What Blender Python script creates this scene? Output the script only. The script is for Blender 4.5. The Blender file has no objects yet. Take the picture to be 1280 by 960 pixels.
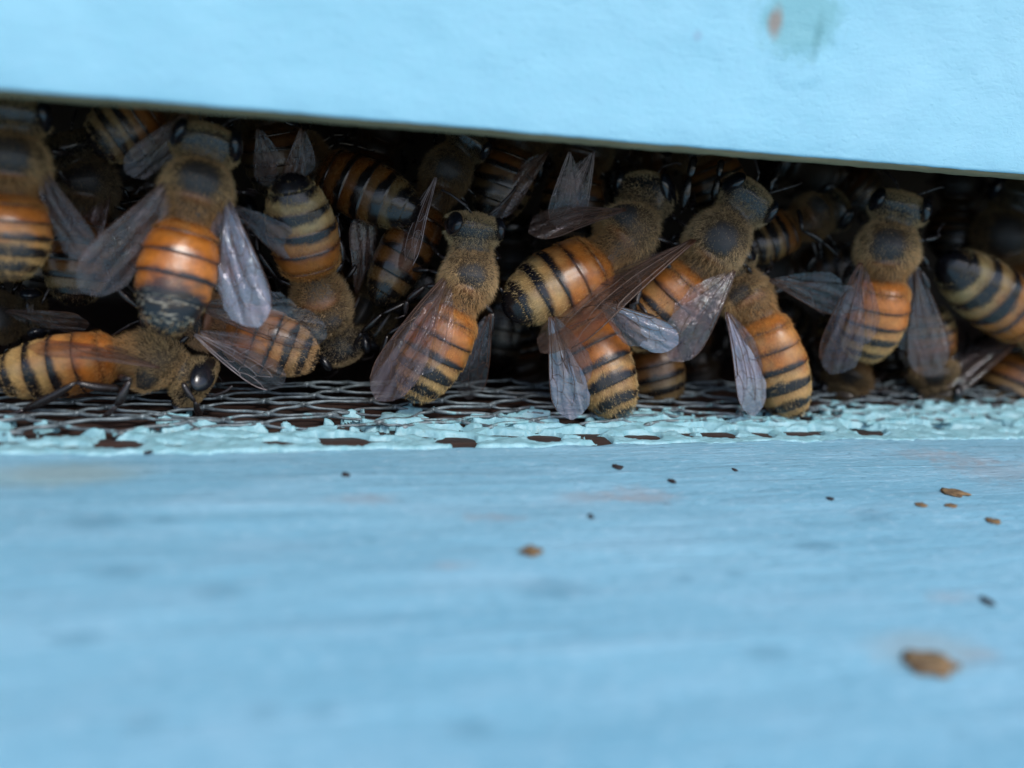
import bpy, math, random
import numpy as np
from mathutils import Vector, Matrix
# ---------------------------------------------------------------- units: everything is written in millimetres
U = 0.001
S = bpy.context.scene
COL = S.collection
# ---------------------------------------------------------------- camera
FPX = 1300.0                                   # focal length in pixels of the 1280 px wide picture
xc = np.array([4480.0, -5.0, -FPX]); xc /= np.linalg.norm(xc)      # hive X axis in camera space
zc = np.array([0.0, 0.0, math.sin(math.radians(18.0))])
zc[0] = -zc[2] * xc[2] / xc[0]
zc[1] = math.sqrt(1 - zc[0] ** 2 - zc[2] ** 2)
zc -= xc * zc.dot(xc); zc /= np.linalg.norm(zc)
yc = np.cross(zc, xc)
W2C = np.array([xc, yc, zc]).T
C2W = W2C.T
CAM = -C2W @ np.array([0.0, -77 / FPX * 70, -70.0])

def at(px, py, Y):
    """point on the plane y = Y (millimetres behind the sill line) for a place in the photograph"""
    d = C2W @ np.array([(px - 640) / FPX, -(py - 480) / FPX, -1.0])
    return CAM + d * ((Y - CAM[1]) / d[1])

def atz(px, py, Z=0.0):
    d = C2W @ np.array([(px - 640) / FPX, -(py - 480) / FPX, -1.0])
    return CAM + d * ((Z - CAM[2]) / d[2])

def depth(p):
    return -(W2C @ (np.asarray(p) - CAM))[2]

FWD = C2W @ np.array([0, 0, -1.0])
cd = bpy.data.cameras.new('camera'); cam = bpy.data.objects.new('camera', cd); COL.objects.link(cam)
m4 = Matrix.Identity(4)
for i in range(3):
    for j in range(3):
        m4[i][j] = C2W[i][j]
    m4[i][3] = CAM[i] * U
cam.matrix_world = m4
cd.sensor_width = 36; cd.lens = 36 * FPX / 1280
cd.clip_start = 0.001; cd.clip_end = 100
cd.dof.use_dof = True; cd.dof.focus_distance = 0.0735; cd.dof.aperture_fstop = 19
cd.dof.aperture_blades = 0
S.camera = cam
# ---------------------------------------------------------------- sky and the soft overcast sun
SUN_EL, SUN_AZ = 52.0, 165.0                  # the open sky lies behind the camera
w = bpy.data.worlds.new('World'); S.world = w; w.use_nodes = True
nt = w.node_tree; bg = nt.nodes['Background']
sky = nt.nodes.new('ShaderNodeTexSky'); sky.sky_type = 'NISHITA'; sky.sun_disc = False
sky.sun_elevation = math.radians(SUN_EL); sky.sun_rotation = math.radians(SUN_AZ)
sky.air_density = 1.0; sky.dust_density = 2.0
nt.links.new(sky.outputs[0], bg.inputs[0]); bg.inputs[1].default_value = 0.14
sd = bpy.data.lights.new('sun', 'SUN'); sd.energy = 1.5; sd.angle = math.radians(18); sd.color = (1, .97, .92)
sun = bpy.data.objects.new('sun', sd); COL.objects.link(sun)
el, az = math.radians(SUN_EL), math.radians(SUN_AZ)
sv = Vector((math.sin(az) * math.cos(el), math.cos(az) * math.cos(el), math.sin(el)))
sun.rotation_euler = sv.to_track_quat('Z', 'Y').to_euler()
S.view_settings.view_transform = 'Standard'; S.view_settings.look = 'None'
S.view_settings.exposure = 0.3; S.view_settings.gamma = 1.0
S.render.engine = 'CYCLES'
S.cycles.use_denoising = True
S.cycles.max_bounces = 10; S.cycles.transparent_max_bounces = 24

# ---------------------------------------------------------------- node helpers
class NT:
    def __init__(s, name, org=(0, 0, 0)):
        s.org = org; s.m = bpy.data.materials.new(name); s.m.use_nodes = True
        s.t = s.m.node_tree; s.t.nodes.clear()
        s.out = s.n('ShaderNodeOutputMaterial')
    def n(s, ty, **kw):
        nd = s.t.nodes.new(ty)
        for k, v in kw.items():
            setattr(nd, k, v)
        return nd
    def set(s, nd, **kw):
        for k, v in kw.items():
            s.inp(nd, k.replace('_', ' '), v)
        return nd
    def inp(s, nd, key, v):
        sock = nd.inputs[key]
        if hasattr(v, 'is_linked') or isinstance(v, bpy.types.NodeSocket):
            s.t.links.new(v, sock)
        else:
            if sock.type == 'RGBA' and len(v) == 3: v = (*v, 1)
            sock.default_value = v
    def obj(s, scale=(1, 1, 1)):
        tc = s.n('ShaderNodeTexCoord'); mp = s.n('ShaderNodeMapping')
        s.inp(mp, 'Vector', tc.outputs['Object']); mp.inputs['Scale'].default_value = [k / U for k in scale]
        return mp.outputs[0]
    def noise(s, vec, scale=1, detail=4, rough=.55, dist=0):
        nd = s.n('ShaderNodeTexNoise'); s.inp(nd, 'Vector', vec)
        s.set(nd, Scale=scale, Detail=detail, Roughness=rough, Distortion=dist)
        return nd.outputs['Fac']
    def ramp(s, fac, stops):
        nd = s.n('ShaderNodeValToRGB'); s.inp(nd, 'Fac', fac)
        e = nd.color_ramp.elements
        while len(e) < len(stops): e.new(.5)
        for q, (p, c) in zip(e, stops):
            q.position = p; q.color = (*c, 1) if hasattr(c, '__len__') else (c, c, c, 1)
        return nd.outputs['Color']
    def math(s, op, a, b=0.0):
        nd = s.n('ShaderNodeMath', operation=op); s.inp(nd, 0, a); s.inp(nd, 1, b); return nd.outputs[0]
    def mix(s, fac, a, b, mode='MIX'):
        nd = s.n('ShaderNodeMix', data_type='RGBA', blend_type=mode)
        s.inp(nd, 0, fac); s.inp(nd, 6, a); s.inp(nd, 7, b); return nd.outputs[2]
    def bump(s, h, dist, strength=1, normal=None):
        nd = s.n('ShaderNodeBump'); s.inp(nd, 'Height', h)
        nd.inputs['Distance'].default_value = dist * U; nd.inputs['Strength'].default_value = strength
        if normal is not None: s.inp(nd, 'Normal', normal)
        return nd.outputs[0]
    def bsdf(s, color, rough, normal=None, **kw):
        b = s.n('ShaderNodeBsdfPrincipled'); s.inp(b, 'Base Color', color); s.inp(b, 'Roughness', rough)
        if normal is not None: s.inp(b, 'Normal', normal)
        for k, v in kw.items(): s.inp(b, k.replace('_', ' '), v)
        return b
    def done(s, b):
        s.t.links.new(b.outputs[0], s.out.inputs[0]); return s.m
    def spot(s, centre, radius, soft=.4, stretch=(1, 1, 1), wob=.0, vec=None):
        """soft blotch round a point of the surface (mm): 1 inside, 0 outside"""
        tc = s.n('ShaderNodeTexCoord')
        v = s.n('ShaderNodeVectorMath', operation='SUBTRACT'); s.inp(v, 0, tc.outputs['Object']); v.inputs[1].default_value = [(k - o_) * U for k, o_ in zip(centre, s.org)]
        v2 = s.n('ShaderNodeVectorMath', operation='MULTIPLY'); s.inp(v2, 0, v.outputs[0]); v2.inputs[1].default_value = [k / U / radius for k in stretch]
        ln = s.n('ShaderNodeVectorMath', operation='LENGTH'); s.inp(ln, 0, v2.outputs[0])
        d = ln.outputs['Value']
        if wob:
            nz = s.noise(s.obj(), 1.2, 4)
            d = s.math('ADD', d, s.math('MULTIPLY', s.math('SUBTRACT', nz, .5), wob))
        mr = s.n('ShaderNodeMapRange', interpolation_type='SMOOTHSTEP'); s.inp(mr, 'Value', d)
        s.set(mr, From_Min=1 - soft, From_Max=1 + soft, To_Min=1.0, To_Max=0.0)
        return mr.outputs[0]

# ---------------------------------------------------------------- materials
ZP = at(640, 180, -1.0)[2]                     # lower edge of the front board
PAINT = (.165, .455, .62)
def mat_front():
    t = NT('front paint', (0, 0, ZP)); v = t.obj()
    big = t.noise(v, .035, 3); fine = t.noise(v, 1.1, 5, .6)
    c = t.mix(t.ramp(big, [(.35, 0), (.65, 1)]), (.30, .635, .79), (.35, .67, .82))
    c = t.mix(t.ramp(fine, [(.3, .0), (.75, .35)]), c, (.34, .62, .80))
    p = at(1000, 22, -1)
    teal = t.spot(p, 2.5, .3, (.9, 1, 1.1), .9)
    c = t.mix(t.math('MULTIPLY', teal, .7), c, (.19, .45, .50))
    p3 = at(1022, 48, -1)
    c = t.mix(t.math('MULTIPLY', t.spot(p3, .7, .8, (2.2, 1, .6), .9), .45), c, (.10, .27, .30))
    p2 = at(969, 28, -1)
    rust = t.spot(p2, .50, .7, (1.1, 1, .6), .7)
    c = t.mix(t.math('MULTIPLY', rust, .7), c, (.36, .20, .13))
    p4 = at(872, 45, -1)
    c = t.mix(t.math('MULTIPLY', t.spot(p4, .3, .7), .3), c, (.24, .26, .42))
    # brushed paint relief, rougher towards the right
    v2 = t.obj((.9, .9, 1.5))
    r1 = t.noise(v2, .9, 4, .6, .6); r2 = t.noise(v2, 2.6, 3, .6, .3)
    pits = t.ramp(t.noise(v2, 1.6, 4, .65, .4), [(.28, 0), (.42, 1)])
    hh = t.math('ADD', t.math('ADD', t.math('MULTIPLY', r1, .55), t.math('MULTIPLY', r2, .28)), t.math('MULTIPLY', pits, .18))
    hh = t.math('ADD', hh, t.math('MULTIPLY', t.spot(at(998, 76, -1), 2.0, .3, (1, 1, 1.3), .4), .8))
    nb = t.bump(hh, .16, .62)
    nb = t.bump(t.noise(t.obj(), .13, 2), 1.2, .5, nb)
    return t.done(t.bsdf(c, .5, nb, Specular_IOR_Level=.35))

def mat_board():
    t = NT('board paint', (0, -40, 0)); v = t.obj()
    g = t.obj((.16, .55, 1))
    big = t.noise(t.obj((.4, 1, 1)), .06, 4)
    streak = t.noise(g, .55, 5, .6)
    c = t.mix(t.ramp(big, [(.35, 0), (.65, 1)]), (.195, .43, .565), (.25, .485, .615))
    c = t.mix(t.ramp(streak, [(.48, 0), (.75, .7)]), c, (.32, .53, .66))
    c = t.mix(t.ramp(streak, [(.18, .6), (.36, 0)]), c, (.12, .27, .37))
    fine = t.noise(t.obj((.5, 1.1, 1)), 2.4, 4, .7)
    c = t.mix(t.ramp(fine, [(.54, 0), (.70, .8)]), c, (.40, .60, .72))
    c = t.mix(t.ramp(fine, [(.28, .8), (.42, 0)]), c, (.11, .25, .34))
    def st(px, py, r, col, amt, sx=.6, wob=.8, soft=.6):
        nonlocal c
        c = t.mix(t.math('MULTIPLY', t.spot(atz(px, py), r, soft, (sx, 1, 1), wob), amt), c, col)
    dk = (.09, .22, .31)
    for a in [(180, 905, 1.0), (332, 890, .8), (402, 890, .8), (275, 741, 1.4), (150, 717, 1.6), (1020, 682, 1.5), (920, 717, .7), (590, 912, 1.1), (1200, 915, .6),
              (690, 735, 2.0), (95, 800, 1.2), (857, 723, .6), (205, 650, .8), (960, 815, 1.3), (1090, 643, 1.6), (740, 648, .4), (120, 653, 1.7)]:
        st(a[0], a[1], a[2] * .5, dk, .38)
    rd = (.42, .25, .20)
    for a in [(790, 615, 1.6), (735, 620, 1.4), (815, 622, 1.3), (605, 646, .9), (640, 650, .7), (560, 707, .8), (460, 624, 1.2), (1250, 590, 3.0), (1200, 575, 2.0), (1150, 568, 1.6), (1190, 745, 1.0), (1225, 818, .9)]:
        st(a[0], a[1], a[2] * .55, rd, .24, .45, 2.6, .8)
    st(80, 592, 1.6, (.30, .36, .30), .5, .4)
    st(1160, 812, 1.6, (.36, .34, .30), .4)
    dust = t.ramp(t.noise(t.obj((.7, 1, 1)), 4.2, 3, .6), [(.70, 0), (.76, .75)])
    c = t.mix(dust, c, (.10, .11, .11))
    chip = t.ramp(t.noise(t.obj((.35, 1, 1)), 1.3, 5, .75), [(.68, 0), (.72, .5)])
    c = t.mix(chip, c, (.26, .24, .20))
    h = t.math('ADD', t.math('MULTIPLY', streak, .6), t.math('MULTIPLY', fine, .5))
    gr = t.noise(t.obj((.045, .9, 1)), 1.1, 5, .6, .5)
    c = t.mix(t.ramp(gr, [(.57, 0), (.66, .18)]), c, (.36, .55, .66))
    c = t.mix(t.ramp(gr, [(.36, .16), (.43, 0)]), c, (.15, .31, .42))
    h = t.math('ADD', h, t.math('MULTIPLY', gr, .9))
    h = t.math('ADD', h, t.math('MULTIPLY', t.noise(t.obj((.10, .6, 1)), .32, 3), 1.4))
    nb = t.bump(h, .22, .8)
    return t.done(t.bsdf(c, .42, nb, Specular_IOR_Level=.4))

def mat_crust():
    t = NT('paint crust'); v = t.obj()
    a = t.noise(v, .9, 5, .65); b = t.noise(v, .35, 3)
    c = t.mix(t.ramp(a, [(.3, 0), (.7, 1)]), (.21, .45, .51), (.35, .63, .71))
    c = t.mix(t.ramp(b, [(.55, 0), (.75, .6)]), c, (.22, .47, .58))
    c = t.mix(t.ramp(t.noise(v, 2.1, 4, .7), [(.62, 0), (.78, .8)]), c, (.20, .27, .19))
    nb = t.bump(t.noise(v, 2.6, 4, .6), .12, .8)
    return t.done(t.bsdf(c, .4, nb))

def mat_wood(name, c1, c2, rough=.7):
    t = NT(name); g = t.obj((.08, .9, .9))
    n1 = t.noise(g, 1.6, 6, .65, .4)
    c = t.mix(t.ramp(n1, [(.3, 0), (.7, 1)]), c1, c2)
    return t.done(t.bsdf(c, rough, t.bump(n1, .3, .8)))

def mat_wire():
    t = NT('galvanised wire'); v = t.obj()
    a = t.noise(v, 1.3, 4, .6)
    c = t.mix(t.ramp(a, [(.35, 0), (.7, 1)]), (.07, .09, .10), (.22, .28, .31))
    sp = t.n('ShaderNodeSeparateXYZ'); t.inp(sp, 'Vector', t.obj())
    near = t.math('ADD', t.math('MULTIPLY', sp.outputs[1], -.035), t.math('MULTIPLY', sp.outputs[0], .0025))
    drop = t.ramp(t.math('ADD', t.noise(v, .8, 4, .7), near), [(.50, 0), (.60, 1)])
    c = t.mix(t.math('MULTIPLY', drop, .85), c, (.24, .50, .55))
    met = t.math('MULTIPLY', t.math('SUBTRACT', 1.0, drop), .2)
    return t.done(t.bsdf(c, .42, t.bump(a, .1, .7), Metallic=met))

def mat_cuticle():
    t = NT('bee cuticle')
    ca = t.n('ShaderNodeAttribute', attribute_name='pigment'); ga = t.n('ShaderNodeAttribute', attribute_name='gloss')
    v = t.obj(); n1 = t.noise(v, 2.2, 5, .7); n2 = t.noise(v, 9, 3, .6)
    c = t.mix(t.ramp(n1, [(.3, .35), (.6, 0)]), ca.outputs['Color'], (.02, .012, .008))
    nb = t.bump(t.math('ADD', n1, t.math('MULTIPLY', n2, .4)), .05, .55)
    r = t.math('ADD', ga.outputs['Fac'], t.math('MULTIPLY', t.math('SUBTRACT', n1, .5), .25))
    b = t.bsdf(c, r, nb, Specular_IOR_Level=.5, Coat_Weight=t.ramp(ga.outputs['Fac'], [(.3, .35), (.5, 0)]), Coat_Roughness=.2)
    return t.done(b)

def mat_hair():
    t = NT('bee hair')
    ca = t.n('ShaderNodeAttribute', attribute_name='pigment')
    b = t.bsdf(ca.outputs['Color'], .55, Specular_IOR_Level=.3)
    tr = t.n('ShaderNodeBsdfTranslucent'); t.inp(tr, 'Color', ca.outputs['Color'])
    mx = t.n('ShaderNodeMixShader'); mx.inputs[0].default_value = .3
    t.t.links.new(b.outputs[0], mx.inputs[1]); t.t.links.new(tr.outputs[0], mx.inputs[2])
    return t.done(mx)

def mat_eye():
    t = NT('compound eye')
    vo = t.n('ShaderNodeTexVoronoi'); t.inp(vo, 'Vector', t.obj()); vo.inputs['Scale'].default_value = 14
    return t.done(t.bsdf((.008, .009, .013), .22, t.bump(vo.outputs['Distance'], .01, .4), Coat_Weight=.5, Coat_Roughness=.12))

def mat_wing(name, opac, tint, surf, rough=.24, spec=.8, sheen=.04):
    t = NT(name); v = t.obj((1, 1, 1))
    tc = t.n('ShaderNodeTexCoord'); mp = t.n('ShaderNodeMapping'); t.inp(mp, 'Vector', tc.outputs['UV']); mp.inputs['Scale'].default_value = (2.2, 13, 1)
    n1 = t.noise(mp.outputs[0], 1.0, 4, .6, .5); n2 = t.noise(v, 1.0, 5, .6)
    nb = t.bump(n1, .22, .9); nb = t.bump(n2, .20, .7, nb)
    cc = t.mix(t.ramp(n1, [(.35, 0), (.7, 1)]), surf, tuple(min(1, k * 1.5) for k in surf))
    b = t.bsdf(cc, rough, nb, Specular_IOR_Level=spec, Coat_Weight=.6, Coat_Roughness=.10, IOR=1.56)
    tr = t.n('ShaderNodeBsdfTransparent'); t.inp(tr, 'Color', tint)
    f = t.math('MINIMUM', t.math('MULTIPLY', t.ramp(n1, [(.35, .75), (.72, 1.25)]), opac), 1.0)
    mx = t.n('ShaderNodeMixShader'); t.inp(mx, 0, f)
    t.t.links.new(tr.outputs[0], mx.inputs[1]); t.t.links.new(b.outputs[0], mx.inputs[2])
    # thin-film sheen over the membrane
    gl = t.n('ShaderNodeBsdfGlossy'); t.inp(gl, 'Roughness', .13); t.inp(gl, 'Normal', nb)
    t.inp(gl, 'Color', t.mix(t.ramp(t.noise(v, .5, 2), [(.4, 0), (.6, 1)]), (1, .88, .97), (.78, .93, 1)))
    lw = t.n('ShaderNodeLayerWeight'); lw.inputs['Blend'].default_value = .3; t.inp(lw, 'Normal', nb)
    g = t.math('ADD', sheen, t.math('MULTIPLY', lw.outputs['Facing'], .22))
    m2 = t.n('ShaderNodeMixShader'); t.inp(m2, 0, t.math('MINIMUM', g, .9))
    t.t.links.new(mx.outputs[0], m2.inputs[1]); t.t.links.new(gl.outputs[0], m2.inputs[2])
    return t.done(m2)

def mat_plain(name, c1, c2, rough, sc=1.5):
    t = NT(name); n1 = t.noise(t.obj(), sc, 5, .65)
    c = t.mix(t.ramp(n1, [(.3, 0), (.7, 1)]), c1, c2)
    return t.done(t.bsdf(c, rough, t.bump(n1, .15, .7)))

M = dict(front=mat_front(), board=mat_board(), crust=mat_crust(), wire=mat_wire(),
         wood=mat_wood('weathered wood', (.016, .008, .006), (.065, .031, .021)),
         edge=mat_wood('bare wood edge', (.15, .125, .065), (.24, .20, .11), .8),
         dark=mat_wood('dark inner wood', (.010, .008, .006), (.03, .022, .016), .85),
         cut=mat_cuticle(), hair=mat_hair(), eye=mat_eye(),
         vein=mat_plain('wing vein', (.03, .013, .008), (.09, .04, .022), .3),
         veinpale=mat_plain('pale wing vein', (.16, .12, .12), (.40, .33, .33), .3),
         crumb=mat_plain('brown flake', (.06, .036, .020), (.33, .20, .09), .75, 1.6),
         crumbdark=mat_plain('dark speck', (.01, .010, .012), (.05, .03, .03), .6, 3))
WM = dict(clear=mat_wing('clear wing', .07, (.82, .80, .80), (.20, .19, .21)),
          smoky=mat_wing('smoky wing', .11, (.66, .60, .58), (.16, .14, .145)),
          brown=mat_wing('brown wing', .21, (.78, .64, .56), (.185, .125, .105)),
          milky=mat_wing('milky wing', .32, (.66, .64, .72), (.26, .28, .37), .25, .8, .13))

# ---------------------------------------------------------------- mesh building
def tag(o, label=None, cat=None, group=None, kind=None):
    for k, v in (('label', label), ('category', cat), ('group', group), ('kind', kind)):
        if v: o[k] = v
    return o

def empty(name, loc):
    o = bpy.data.objects.new(name, None); o.empty_display_size = 2 * U
    o.location = [c * U for c in loc]; COL.objects.link(o); return o

def build(name, verts, faces, mats, parent=None, origin=(0, 0, 0), smooth=True, mi=None, attrs=None, uv=None):
    """verts in mm world space; faces: list of index arrays (n,3) / (n,4)"""
    V = (np.asarray(verts, float) - np.asarray(origin)) * U
    me = bpy.data.meshes.new(name)
    fl = [np.asarray(f, np.int32) for f in faces if len(f)]
    loops = np.concatenate([f.ravel() for f in fl])
    tot = np.concatenate([np.full(len(f), f.shape[1], np.int32) for f in fl])
    start = np.concatenate([[0], np.cumsum(tot)[:-1]]).astype(np.int32)
    me.vertices.add(len(V)); me.vertices.foreach_set('co', V.astype(np.float32).ravel())
    me.loops.add(len(loops)); me.loops.foreach_set('vertex_index', loops)
    me.polygons.add(len(tot)); me.polygons.foreach_set('loop_start', start); me.polygons.foreach_set('loop_total', tot)
    for m_ in mats: me.materials.append(m_)
    if mi is not None: me.polygons.foreach_set('material_index', np.asarray(mi, np.int32))
    me.update(calc_edges=True)
    me.polygons.foreach_set('use_smooth', np.full(len(tot), smooth))
    if attrs:
        for k, a in attrs.items():
            a = np.asarray(a, np.float32)
            if a.ndim == 2:
                ca = me.color_attributes.new(k, 'FLOAT_COLOR', 'POINT'); ca.data.foreach_set('color', np.c_[a, np.ones(len(a))].astype(np.float32).ravel())
            else:
                fa = me.attributes.new(k, 'FLOAT', 'POINT'); fa.data.foreach_set('value', a)
    if uv is not None:
        l = me.uv_layers.new(name='UVMap'); l.data.foreach_set('uv', np.asarray(uv, np.float32)[loops].ravel())
    o = bpy.data.objects.new(name, me); COL.objects.link(o)
    if parent is not None:
        o.parent = parent
    else:
        o.location = [c * U for c in origin]
    return o

class MB:
    """collects shapes with a colour and a gloss per vertex"""
    def __init__(s): s.v = []; s.f3 = []; s.f4 = []; s.c = []; s.g = []; s.n = 0
    def add(s, v, f4=(), f3=(), c=(0, 0, 0), g=.3):
        v = np.asarray(v, float); k = len(v)
        s.v.append(v)
        if len(f4): s.f4.append(np.asarray(f4) + s.n)
        if len(f3): s.f3.append(np.asarray(f3) + s.n)
        c = np.asarray(c, float); s.c.append(np.tile(c, (k, 1)) if c.ndim == 1 else c)
        s.g.append(np.full(k, g) if np.isscalar(g) else g); s.n += k
    def tube(s, pts, rad, seg=8, c=(0, 0, 0), g=.3, flat=1.0):
        P = np.asarray(pts, float); R = np.asarray(rad, float)
        # smooth resample
        n = len(P); T = np.gradient(P, axis=0); T /= np.linalg.norm(T, axis=1)[:, None] + 1e-9
        ref = np.array([.3, .2, 1.0]); rows = []
        for i in range(n):
            a = np.cross(T[i], ref); a /= np.linalg.norm(a) + 1e-9; b = np.cross(T[i], a)
            th = np.arange(seg) / seg * 2 * math.pi
            rows.append(P[i] + R[i] * (np.outer(np.cos(th), a) + flat * np.outer(np.sin(th), b)))
        V = np.concatenate(rows + [P[:1], P[-1:]])
        i, j = np.meshgrid(np.arange(n - 1), np.arange(seg), indexing='ij'); i = i.ravel(); j = j.ravel(); k = (j + 1) % seg
        f4 = np.c_[i * seg + j, i * seg + k, (i + 1) * seg + k, (i + 1) * seg + j]
        a = np.arange(seg); b = (a + 1) % seg
        f3 = np.r_[np.c_[b, a, np.full(seg, n * seg)], np.c_[(n - 1) * seg + a, (n - 1) * seg + b, np.full(seg, n * seg + 1)]]
        s.add(V, f4, f3, c, g)
    def out(s, name, mats, parent=None, origin=(0, 0, 0), smooth=True, color=True):
        f = []
        if s.f4: f.append(np.concatenate(s.f4))
        if s.f3: f.append(np.concatenate(s.f3))
        return build(name, np.concatenate(s.v), f, mats, parent, origin, smooth,
                     attrs=dict(pigment=np.concatenate(s.c), gloss=np.concatenate(s.g)) if color else None)

def box(mb, x0, x1, y0, y1, z0, z1):
    V = [(x, y, z) for x in (x0, x1) for y in (y0, y1) for z in (z0, z1)]
    mb.add(V, [(0, 1, 3, 2), (4, 6, 7, 5), (0, 4, 5, 1), (2, 3, 7, 6), (0, 2, 6, 4), (1, 5, 7, 3)])

def gridmesh(xs, ys, fn):
    X, Y = np.meshgrid(xs, ys, indexing='ij'); Z = fn(X, Y)
    V = np.c_[X.ravel(), Y.ravel(), Z.ravel()]
    nx, ny = len(xs), len(ys)
    i, j = np.meshgrid(np.arange(nx - 1), np.arange(ny - 1), indexing='ij'); i = i.ravel(); j = j.ravel()
    return V, np.c_[i * ny + j, (i + 1) * ny + j, (i + 1) * ny + j + 1, i * ny + j + 1]

def vnoise(x, y, seed=0, sc=1.0):
    """cheap smooth value noise for arrays, -1..1"""
    x = np.asarray(x) * sc; y = np.asarray(y) * sc
    xi = np.floor(x).astype(int); yi = np.floor(y).astype(int); fx = x - xi; fy = y - yi
    fx = fx * fx * (3 - 2 * fx); fy = fy * fy * (3 - 2 * fy)
    def h(a, b):
        n = (a * 374761393 + b * 668265263 + seed * 974634777) & 0x7fffffff
        n = ((n ^ (n >> 13)) * 1274126177) & 0x7fffffff
        return ((n ^ (n >> 16)) & 0xffff) / 32767.5 - 1
    return (h(xi, yi) * (1 - fx) + h(xi + 1, yi) * fx) * (1 - fy) + (h(xi, yi + 1) * (1 - fx) + h(xi + 1, yi + 1) * fx) * fy

# ================================================================= THE HIVE
hive = tag(empty('beehive', (0, 0, ZP)), 'wooden beehive front board painted light blue with a bare lower edge above the bees', 'beehive')
OR = (0, 0, ZP)
def front_board():
    # painted face: fine grid with a slightly wavy lower arris, top and back closed
    xs = np.linspace(-110, 130, 481); n = len(xs)
    wav = .55 - .011 * (xs + 30) + .03 * vnoise(xs, xs * 0, 3, .2) + .025 * vnoise(xs, xs * 0, 4, 1.3)
    prof = [(-1.0, 70, 0), (-1.0, 30, 0), (-1.0, 8, 1), (-1.0, 2, 1), (-1.0, .66, 1), (-.97, .54, 1), (-.88, .44, 1)]
    V = []; 
    for (y, z, wgt) in prof:
        V.append(np.c_[xs, np.full(n, y), ZP + z + wav * wgt])
    back = [(3.2, .44), (3.2, 70), (-1.0, 70.0)]
    for (y, z) in back: V.append(np.c_[xs, np.full(n, y), ZP + z + wav])
    V = np.concatenate(V); k = len(prof) + len(back)
    i, j = np.meshgrid(np.arange(k - 1), np.arange(n - 1), indexing='ij'); i = i.ravel(); j = j.ravel()
    F = np.c_[i * n + j, i * n + j + 1, (i + 1) * n + j + 1, (i + 1) * n + j]
    o = build('front_board', V, [F[:, ::-1]], [M['front']], hive, OR)
    # bare chamfer underneath
    prof = [(-.875, .435), (-.76, .27), (-.5, .06), (-.15, .0), (.5, -.05), (3.0, -.05), (3.15, .1), (3.15, .4)]
    V = []
    for q, (y, z) in enumerate(prof):
        w_ = wav
        V.append(np.c_[xs, y + .06 * vnoise(xs, xs * 0 + q, 7, .9), ZP + z + w_ + .03 * vnoise(xs, xs * 0 + q * .7, 9, 2)])
    V = np.concatenate(V); k = len(prof)
    i, j = np.meshgrid(np.arange(k - 1), np.arange(n - 1), indexing='ij'); i = i.ravel(); j = j.ravel()
    F = np.c_[i * n + j, i * n + j + 1, (i + 1) * n + j + 1, (i + 1) * n + j]
    tag(build('bare_edge', V, [F[:, ::-1]], [M['edge']], o, OR), 'unpainted olive brown chamfer along the lower edge')
front_board()
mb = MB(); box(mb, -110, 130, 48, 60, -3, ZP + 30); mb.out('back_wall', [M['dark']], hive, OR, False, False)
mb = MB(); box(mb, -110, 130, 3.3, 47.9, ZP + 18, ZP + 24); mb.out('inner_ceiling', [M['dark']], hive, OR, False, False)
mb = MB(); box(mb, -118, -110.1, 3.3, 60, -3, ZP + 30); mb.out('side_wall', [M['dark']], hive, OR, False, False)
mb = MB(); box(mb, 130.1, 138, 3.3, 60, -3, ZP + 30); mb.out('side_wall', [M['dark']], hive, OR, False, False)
V, F = gridmesh(np.linspace(-110, 130, 241), np.linspace(.02, 47.8, 60), lambda x, y: -.17 - .5 * np.clip((y - 2.2) / 1.5, 0, 1) - 2.2 * np.clip((y - 11) / 4, 0, 1) + .04 * vnoise(x, y * 2, 5, .3))
build('floor_board', V, [F], [M['wood']], hive, OR)

# landing board
lb = tag(empty('landing_board', (0, -40, 0)), 'flat light blue painted landing board in the foreground, worn and speckled', 'board')
def board_z(x, y):
    return .10 * vnoise(x * .25, y, 11, .25) + .05 * vnoise(x * .4, y, 12, .8) - .8 * np.clip((y + .05 + .25 * vnoise(x, x * 0, 13, .5)) / .35, 0, 1) ** 1.3
xs = np.linspace(-90, 110, 401); ys = np.concatenate([np.linspace(-90, -20, 90), np.linspace(-19.6, 0.6, 180)])
V, F = gridmesh(xs, ys, board_z)
build('board_top', V, [F], [M['board']], lb, (0, -40, 0))
mb = MB(); box(mb, -90, 110, -90, .0, -19, -1.35); mb.out('board_body', [M['wood']], lb, (0, -40, 0), False, False)

# wire mesh: stretched diamonds
PX, PY, X0, Y0 = 6.3, 1.15, -3.1, -.1
rnd = random.Random(5)
def node(i, j):
    r = random.Random(i * 7919 + j * 104729)
    return np.array([X0 + i * PX / 2 + r.uniform(-.9, .9) + .7 * math.sin(j * 1.7), Y0 + j * PY + r.uniform(-.27, .27), r.uniform(-.12, .16)])
wm = MB()
LASTROW = 12
for j in range(3, LASTROW):
    for i in range(-34, 42):
        if (i + j) % 2: continue
        a = node(i, j)
        for di in (-1, 1):
            b = node(i + di, j + 1)
            t = np.linspace(0, 1, 7)[:, None]
            hi = a + (b - a) * t
            hi[:, 1] += np.sin((t[:, 0] - .5) * 6.283) * -.20
            hi[:, 2] += np.sin(t[:, 0] * 3.14) * .10 * (1 if di > 0 else -.3) - .0
            wm.tube(hi, np.array([.165, .135, .12, .115, .12, .135, .165]) * rnd.uniform(.85, 1.2), 6)
        k = rnd.uniform(.8, 1.15)                                   # the twisted joint
        kk = np.array([[-.55, -.10, -.02], [-.3, -.04, .06], [0, 0, .10], [.3, .05, .06], [.55, .12, -.02]]) * [k, 1, 1] + a + [0, 0, -.1]
        wm.tube(kk, [.10, .19, .23, .19, .10], 7)
wire = wm.out('wire_mesh', [M['wire']], None, (0, 4, 0), True, False)
tag(wire, 'grey diamond wire mesh on the hive floor, painted over along its front edge', 'wire mesh')

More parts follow.
